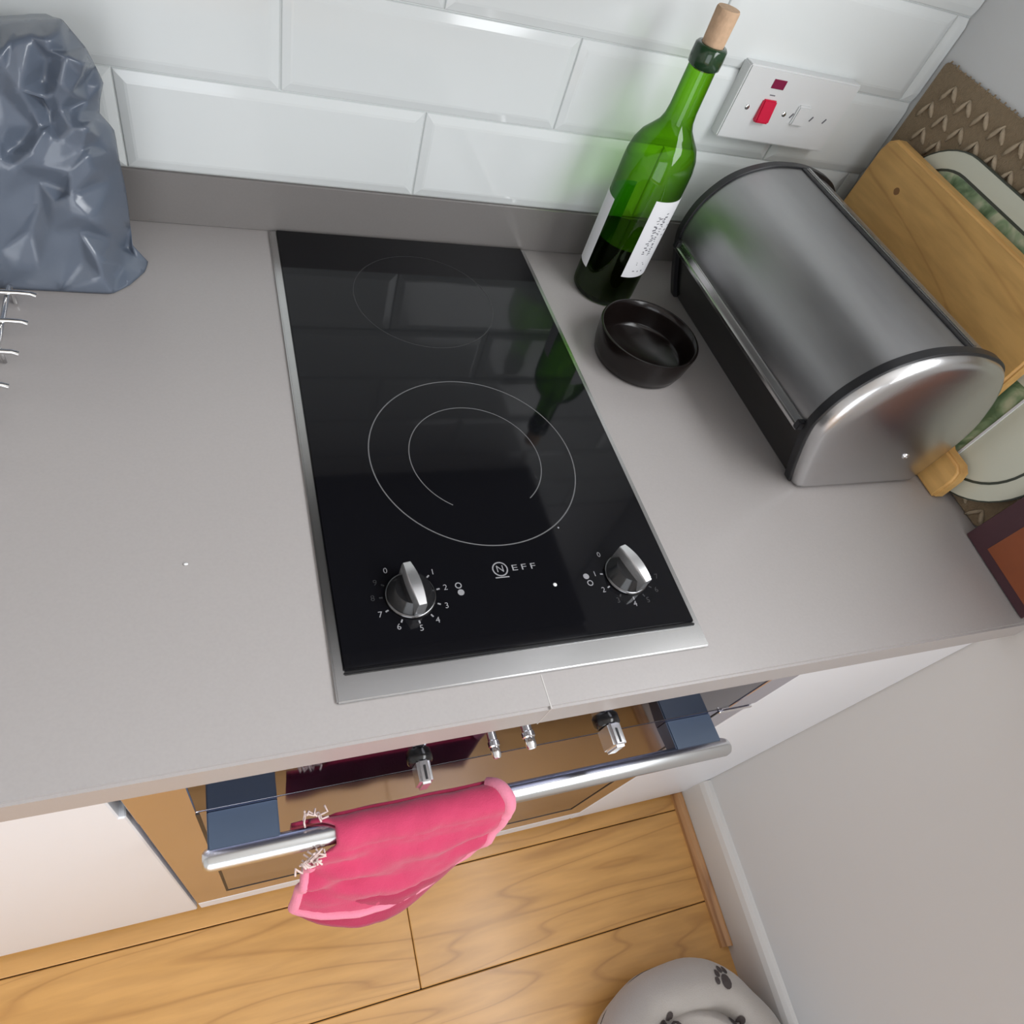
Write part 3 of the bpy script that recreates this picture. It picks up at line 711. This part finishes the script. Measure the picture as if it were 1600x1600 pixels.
BAG_IN = [(-0.1693, 0.4516, 0.1364), (-0.1701, 0.4392, 0.132), (-0.157, 0.4439, 0.1986), (-0.1689, 0.4497, 0.197), (-0.1805, 0.4474, 0.1937), (-0.1501, 0.456, 0.2), (-0.1479, 0.4588, 0.1878), (-0.1392, 0.4743, 0.183), (-0.1627, 0.4571, 0.1811), (-0.1683, 0.4585, 0.165), (-0.1724, 0.4571, 0.151), (-0.1695, 0.4563, 0.1431), (-0.1588, 0.4452, 0.1916), (-0.1475, 0.441, 0.1905), (-0.1378, 0.4446, 0.1859), (-0.1415, 0.4495, 0.1753), (-0.1599, 0.4452, 0.1524), (-0.1505, 0.4425, 0.1648), (-0.1549, 0.4383, 0.1728), (-0.1612, 0.4423, 0.1634), (-0.1429, 0.4662, 0.1624), (-0.1326, 0.472, 0.1599), (-0.1548, 0.4548, 0.1479), (-0.1401, 0.4599, 0.1392), (-0.1479, 0.4528, 0.1476), (-0.142, 0.4632, 0.1523), (-0.1492, 0.4425, 0.1449), (-0.1889, 0.4386, 0.186), (-0.1779, 0.4376, 0.1765), (-0.1689, 0.4439, 0.1589), (-0.1816, 0.4346, 0.1661), (-0.1972, 0.4458, 0.1583), (-0.1923, 0.4469, 0.1488), (-0.1784, 0.441, 0.1505), (-0.1987, 0.4418, 0.1375), (-0.2057, 0.4405, 0.1255), (-0.1953, 0.4508, 0.1184), (-0.1829, 0.4485, 0.1348), (-0.204, 0.4454, 0.114), (-0.1764, 0.4417, 0.1374), (-0.1734, 0.4378, 0.1375), (-0.182, 0.4342, 0.1115), (-0.1885, 0.4444, 0.0938), (-0.167, 0.4357, 0.1171), (-0.1714, 0.4447, 0.0869), (-0.1621, 0.432, 0.1101), (-0.1655, 0.431, 0.0903), (-0.1671, 0.4275, 0.0748), (-0.1788, 0.4332, 0.0825), (-0.1642, 0.4391, 0.1312), (-0.1436, 0.4364, 0.1441), (-0.1537, 0.4382, 0.142), (-0.1505, 0.4404, 0.1244), (-0.1384, 0.4605, 0.1251), (-0.1444, 0.4522, 0.1222), (-0.1451, 0.4371, 0.1108), (-0.1464, 0.4362, 0.1224), (-0.1861, 0.4321, 0.1215), (-0.1998, 0.433, 0.1101), (-0.2082, 0.4334, 0.1137), (-0.2042, 0.4391, 0.0514), (-0.1908, 0.4427, 0.0774), (-0.209, 0.4329, 0.0586), (-0.2173, 0.4331, 0.0805), (-0.1511, 0.4273, 0.0728), (-0.1546, 0.4237, 0.0367), (-0.1542, 0.4227, 0.0168), (-0.1664, 0.4338, 0.0581), (-0.1875, 0.4327, 0.0569), (-0.1812, 0.43, 0.0303), (-0.1677, 0.4339, 0.0287), (-0.1331, 0.4669, 0.0688), (-0.1447, 0.4556, 0.036), (-0.1403, 0.4659, 0.0192), (-0.1361, 0.483, 0.0102), (-0.145, 0.4427, 0.0072), (-0.1387, 0.4531, 0.011), (-0.1292, 0.4708, 0.0081), (-0.2181, 0.4257, 0.0268), (-0.2036, 0.4289, 0.0195), (-0.229, 0.4297, 0.0368), (-0.1372, 0.461, 0.0899), (-0.1349, 0.4633, 0.1128), (-0.1881, 0.4406, 0.1764), (-0.2058, 0.4439, 0.1788), (-0.2177, 0.4418, 0.1379), (-0.2295, 0.4345, 0.095), (-0.2437, 0.4295, 0.0451), (-0.285, 0.431, 0.05), (-0.283, 0.437, 0.11), (-0.28, 0.45, 0.155)]
BAG_UV = [(-120, 110), (0, 105), (160, 98), (310, 92), (350, 140), (430, 235), (480, 330), (520, 415), (503, 500), (500, 565), (575, 650), (600, 800), (635, 960), (655, 1130), (665, 1230), (745, 1310), (727, 1362), (650, 1430), (570, 1470), (540, 1474), (300, 1462), (0, 1447), (-120, 1440), (-420, 1440), (-560, 1330), (-540, 1000), (-500, 650), (-440, 330), (-300, 130), (260, 620), (255, 690), (240, 200), (150, 180), (60, 200), (300, 160), (340, 250), (420, 250), (235, 290), (222, 400), (215, 500), (250, 560), (240, 250), (330, 285), (415, 320), (405, 380), (300, 540), (350, 470), (300, 420), (270, 470), (420, 420), (500, 430), (350, 545), (470, 600), (400, 560), (440, 500), (390, 610), (0, 280), (110, 370), (220, 490), (100, 455), (0, 460), (60, 530), (160, 550), (30, 620), (0, 700), (100, 720), (160, 630), (40, 760), (200, 640), (220, 655), (200, 830), (190, 900), (300, 800), (320, 950), (345, 860), (350, 980), (360, 1080), (270, 1010), (300, 700), (430, 640), (360, 640), (410, 750), (500, 690), (460, 730), (465, 850), (440, 780), (150, 770), (70, 830), (0, 800), (150, 1150), (200, 1000), (100, 1130), (0, 1000), (470, 1100), (490, 1300), (515, 1400), (390, 1150), (250, 1150), (330, 1300), (420, 1300), (600, 1000), (560, 1200), (605, 1250), (640, 1240), (585, 1380), (620, 1330), (680, 1290), (90, 1320), (200, 1350), (0, 1250), (550, 900), (540, 760), (30, 350), (-120, 300), (-120, 600), (-120, 900), (-120, 1200), (-310, 1130), (-310, 700), (-290, 350)]
def bag():
    from mathutils.geometry import delaunay_2d_cdt
    n = len(BAG_OUT); co = [Vector(p) for p in BAG_OUT+BAG_IN]
    v2, e2, f2, ov_, oe_, of_ = delaunay_2d_cdt([Vector((p[0]/1000., -p[1]/1000.)) for p in BAG_UV], [(i, (i+1) % n) for i in range(n)], [], 1, 1e-7)
    b = BM(); vs_ = []
    for i, o_ in enumerate(ov_): vs_.append(b.verts.new(co[o_[0]]))
    for f in f2:
        try: b.faces.new([vs_[i] for i in f])
        except ValueError: pass
    idx = {o_[0]: i for i, o_ in enumerate(ov_)}
    cen = Vector((-.225, 0, .10)); rings = [[vs_[idx[i]] for i in range(n)]]
    for k, sh in ((.45, .90), (1., .80)):
        rings.append([b.verts.new((cen.x+(co[i].x-cen.x)*sh, co[i].y+(max(.512, co[i].y+.01)-co[i].y)*k, max(.001, cen.z+(co[i].z-cen.z)*(1-(1-sh)*.5) if co[i].z > .01 else .001))) for i in range(n)])
    for A, C_ in zip(rings, rings[1:]):
        for i in range(n): b.faces.new((A[i], A[(i+1) % n], C_[(i+1) % n], C_[i]))
    b.faces.new(rings[-1]); bmesh.ops.recalc_face_normals(b, faces=b.faces[:])
    bmesh.ops.triangulate(b, faces=[f for f in b.faces if len(f.verts) > 4])
    return b
bg = thing('plastic_bag', 'crumpled grey plastic bag gathered at a knot', 'bag', (-.23, .47, 0))
bo = obj('bag_body', bag(), m_bag, bg, smooth=True)
at = bo.data.attributes.new('crease_edge', 'FLOAT', 'EDGE'); at.data.foreach_set('value', [.62]*len(bo.data.edges))
md = bo.modifiers.new('soften', 'SUBSURF'); md.levels = 2; md.render_levels = 2

# ------------------------------------------------------------------ chrome dish rack at the left edge
rk = thing('dish_rack', 'chrome wire rack on the worktop in front of the grey bag', 'rack', (-.33, .30, 0))
for i, (x, y) in enumerate(((-.2030, .3905), (-.2060, .3545), (-.2090, .3180), (-.2120, .2815), (-.215, .245), (-.218, .209))):
    pts3 = [(-.52, y, .0240), (x-.012, y, .0240), (x-.004, y, .0234), (x, y, .0215)]
    obj('cross_wire', tube(BM(), pts3, .0022, 10), m_wire, rk, smooth=True, auto=50)
for x in (-.2245, -.50):
    pts3 = [(x, .4060, .0016), (x, .4060, .0185), (x, .4020, .0200), (x, .200, .0200), (x, .196, .0185), (x, .196, .0016)]
    obj('side_wire', tube(BM(), pts3, .0020, 10), m_wire, rk, smooth=True, auto=50)
    for yy in (.330, .262): obj('foot_wire', tube(BM(), [(x, yy, .0190), (x, yy, .0016)], .0016, 8), m_wire, rk, smooth=True)

# ------------------------------------------------------------------ pink oven glove over the handle
gv = thing('oven_glove', 'pink fabric oven glove with pale binding hung over the oven handle', 'oven glove', (.06, -.06, -.27))
XL = [(0, -.016), (.06, -.006), (.12, .004), (.24, .004), (.30, -.003), (.38, -.014), (.5, -.020), (1, -.032)]
XRr = [(0, .140), (.10, .150), (.2, .1555), (.3, .156), (.5, .150), (.7, .138), (.85, .125), (1, .104)]
RG = .0125
def gpath(v, u):
    # over the rod, then out and down
    yb = -.082-.022*math.sin(PI*min(1, max(0, .12+.80*u))) ; zb = -.236
    if v < .30:
        a = rad(5+170*v/.30); return HY+RG*math.cos(a), HZ+RG*math.sin(a)
    t = (v-.30)/.70; a = rad(175); y0, z0 = HY+RG*math.cos(a), HZ+RG*math.sin(a)
    return y0+(yb-y0)*t**.9, z0+(zb-z0)*(t**1.05)
def glove_front(u, v, off=0.):
    xl, xr = interp(XL, v), interp(XRr, v); x = xl+(xr-xl)*u
    y, z = gpath(v, u)
    n = 0
    if v > .3:
        t = (v-.3)/.7; n += (.0044*math.sin(2.2*u*PI+t*15+1.3*math.sin(6*u))+.0020*math.sin(9*u-t*23+2*math.sin(4*u)))*math.sin(PI*min(1, t*1.15))*(1-.55*u)
    n += .0022*noise.noise(Vector((x*45, y*45, z*45)))+.0008*noise.noise(Vector((x*160, y*160, z*160)))
    edge = min(u, 1-u); puff = .0030*(1-math.exp(-edge*25))
    return Vector((x, y-(n+puff)*.75+off, z+(n+puff)*.55+off*.3))
def solid(bmf, t, name, m, parent, smooth=True):
    o = obj(name, bmf, m, parent, smooth=smooth, auto=60)
    md = o.modifiers.new('thickness', 'SOLIDIFY'); md.thickness = t; md.offset = 0
    return o
b = BM(); grid(b, lambda u, v: glove_front(u, v), 60, 70); bmesh.ops.recalc_face_normals(b, faces=b.faces[:])
solid(b, .004, 'front_layer', m_pink, gv)
def glove_under(u, v):
    t = .5+.5*v; p = glove_front(u, min(1, t)); k = max(0, v)
    return Vector((p.x+.004*(u-.5), p.y+.005-.016*k*math.sin(PI*(.10+.8*u)), p.z-.009-.004*k))
b = BM(); grid(b, glove_under, 40, 24); bmesh.ops.recalc_face_normals(b, faces=b.faces[:]); solid(b, .004, 'under_layer', m_pinkdark, gv)
def glove_back(u, v):
    xl = -.030; xr = .148; x = xl+(xr-xl)*u
    if v < .3:
        a = rad(20-25*v/.3); y, z = HY+(RG+.001)*math.cos(a), HZ+(RG+.001)*math.sin(a)
    else:
        t = (v-.3)/.7; y, z = HY+RG+.001+.003*t, HZ-.001-.075*t
    y += .0012*math.sin(u*21)*min(1, v*2)
    k = max(0, min(1, (.03-(x+.004))/.03)) if x < .004 else 0
    if v < .35 and x < .004: z -= .006*(1-v)
    return Vector((x, y, z))
b = BM(); grid(b, glove_back, 40, 30); bmesh.ops.recalc_face_normals(b, faces=b.faces[:]); solid(b, .0035, 'back_layer', m_pinkdark, gv)
def edge_tube(f, r, name, m):
    obj(name, tube(BM(), f, r, 10), m, gv, smooth=True, auto=60)
edge_tube([glove_front(u/30, 1.0)+Vector((0, -.001, .0005)) for u in range(31)], .0042, 'binding', m_pipe)
edge_tube([glove_front(0, .44+.56*k/20)+Vector((0, -.0005, 0)) for k in range(21)], [.0040+.0012*k/20 for k in range(21)], 'binding', m_pipe)
edge_tube([glove_front(1, .02+.36*k/16)+Vector((.001, 0, 0)) for k in range(17)], .0066, 'binding', m_pipe)
edge_tube([glove_front(1, .38+.62*k/16)+Vector((.001, 0, 0)) for k in range(17)], [.0058-.0018*k/16 for k in range(17)], 'binding', m_pipe)
b = BM(); rnd = random.Random(11)
for i in range(16):
    p = glove_front(0, .33+.10*rnd.random())+Vector((-.014*rnd.random(), -.004+.004*rnd.random(), .002+.004*rnd.random()))
    if i > 10: p = Vector((-.020+.022*rnd.random(), HY+.012+.004*rnd.random(), HZ+.012))
    d = Vector((rnd.uniform(-1, 1), rnd.uniform(-1, 1), rnd.uniform(-.3, .8))).normalized(); e = d.cross(Vector((rnd.random(), rnd.random(), rnd.random()))).normalized()
    tube(b, [p+d*.006*t+e*.003*math.sin(t*4) for t in (-1, -.5, 0, .5, 1)], .0009, 5)
tag(obj('frayed_threads', b, m_thread, gv, smooth=True), kind='stuff')

# ------------------------------------------------------------------ pet bed on the floor
BC = Vector((.510, -.445, FZ)); BA, BB = .136, .160
pb = thing('pet_bed', 'round white fleece pet bed with grey paw prints', 'pet bed', tuple(BC))
def bolster(u, v):
    a = 2*PI*u; t = 2*PI*v; r = .034*(1+.10*math.sin(5*a+1)+.08*noise.noise(Vector((math.cos(a)*3, math.sin(a)*3, v*2))))
    rr = r*math.cos(t); zz = r*1.45*math.sin(t)
    c, s = math.cos(a), math.sin(a); e = .72
    return BC+Vector(((BA-.014+rr)*math.copysign(abs(c)**e, c), (BB-.002+rr)*math.copysign(abs(s)**e, s), .053+zz+.006*math.sin(3*a)))
b = BM(); V = grid(b, bolster, 96, 24, True); bmesh.ops.remove_doubles(b, verts=b.verts[:], dist=1e-5); bmesh.ops.recalc_face_normals(b, faces=b.faces[:])
for v in b.verts: v.co.z = max(v.co.z, FZ+.0008)
bol = obj('bolster', b, m_bed, pb, smooth=True)
def blanket(u, v):
    a = 2*PI*u; r = v
    x, y = .118*r*math.cos(a), .150*r*math.sin(a)
    n = .012*noise.noise(Vector((x*13, y*13, 1.3)))+.010*(1-2*abs(noise.noise(Vector((x*15+y*9, y*20, 4.1)))))
    z = .078+.014*(1-r*r)+n*1.7
    if r > .85: z -= (r-.85)/.15*.030
    return BC+Vector((x, y, z))
b = BM(); grid(b, blanket, 120, 48, True); bmesh.ops.remove_doubles(b, verts=b.verts[:], dist=1e-6); bmesh.ops.recalc_face_normals(b, faces=b.faces[:])
bl = obj('blanket', b, m_bed, pb, smooth=True)
from mathutils.bvhtree import BVHTree
def paws():
    dg = bpy.context.evaluated_depsgraph_get(); bms = BM()
    for o in (bol, bl):
        t = BM(); t.from_mesh(o.data); t.transform(basis_of(o)); me = D.meshes.new('tmp'); t.to_mesh(me); t.free(); bms.from_mesh(me); D.meshes.remove(me)
    tree = BVHTree.FromBMesh(bms)
    def blob(b, x, y, r):
        c = tree.ray_cast(Vector((x, y, 3)), Vector((0, 0, -1)))
        if c[0] is None: return
        ring_ = []
        for i in range(12):
            a = 2*PI*i/12; h = tree.ray_cast(Vector((x+r*math.cos(a), y+r*1.15*math.sin(a), 3)), Vector((0, 0, -1)))
            if h[0] is None: return
            ring_.append(b.verts.new(h[0]+h[1]*.0012))
        cv = b.verts.new(c[0]+c[1]*.0016)
        for i in range(12): b.faces.new((cv, ring_[i], ring_[(i+1) % 12]))
    spots = [(.585, -.292, .8, .3), (.490, -.330, 1.1, 1.2), (.585, -.360, 1., .6), (.548, -.392, 1.2, 2.1), (.440, -.385, 1.0, -.4), (.655, -.425, 1., 1.), (.46, -.46, 1.1, .2), (.575, -.47, 1.2, -.8), (.395, -.47, .9, .5), (.51, -.54, 1.1, 1.5), (.69, -.50, .9, 2.), (.62, -.56, 1, .1)]
    for x, y, s, a in spots:
        b = BM(); blob(b, x, y, .0105*s)
        for k in (-.95, -.33, .33, .95):
            blob(b, x+.0195*s*math.cos(a+k+PI/2), y+.0195*s*math.sin(a+k+PI/2), .0052*s)
        me = D.meshes.new('paw_print'); b.to_mesh(me); b.free(); me.transform(basis_of(pb).inverted()); obj('paw_print', me, m_paw, pb, local=True)
    bms.free()
paws()

# ------------------------------------------------------------------ wall cupboards over the worktop (out of frame, mirrored in the hob glass and shading the back)
for x0, x1, lab in ((-1.15, -.30, 'grey wall cupboard above the grey bag'), (-.298, .46, 'grey wall cupboard above the hob, mirrored in its glass')):
    wc = thing('wall_cupboard', lab, 'cupboard', ((x0+x1)/2, .38, .445), 0, 'wall cupboards over the worktop')
    obj('carcass', B(x0, x1, .225, .5445, .445, 1.25), m_hood, wc)
    obj('door', B(x0+.002, (x0+x1)/2-.001, .205, .2245, .450, 1.245, .0015, 1), m_cupdoor, wc)
    obj('door', B((x0+x1)/2+.001, x1-.002, .205, .2245, .450, 1.245, .0015, 1), m_cupdoor, wc)

# ------------------------------------------------------------------ crumb
b = BM(); bmesh.ops.create_icosphere(b, subdivisions=2, radius=.0011)
for v in b.verts: v.co = Vector((v.co.x*1.5*(1+.3*noise.noise(v.co*900)), v.co.y, v.co.z*.6+.0006))+Vector((-.092, .122, .0002))
tag(obj('crumb', b, m_wprint, smooth=True), 'tiny white crumb on the worktop left of the hob', 'crumb')
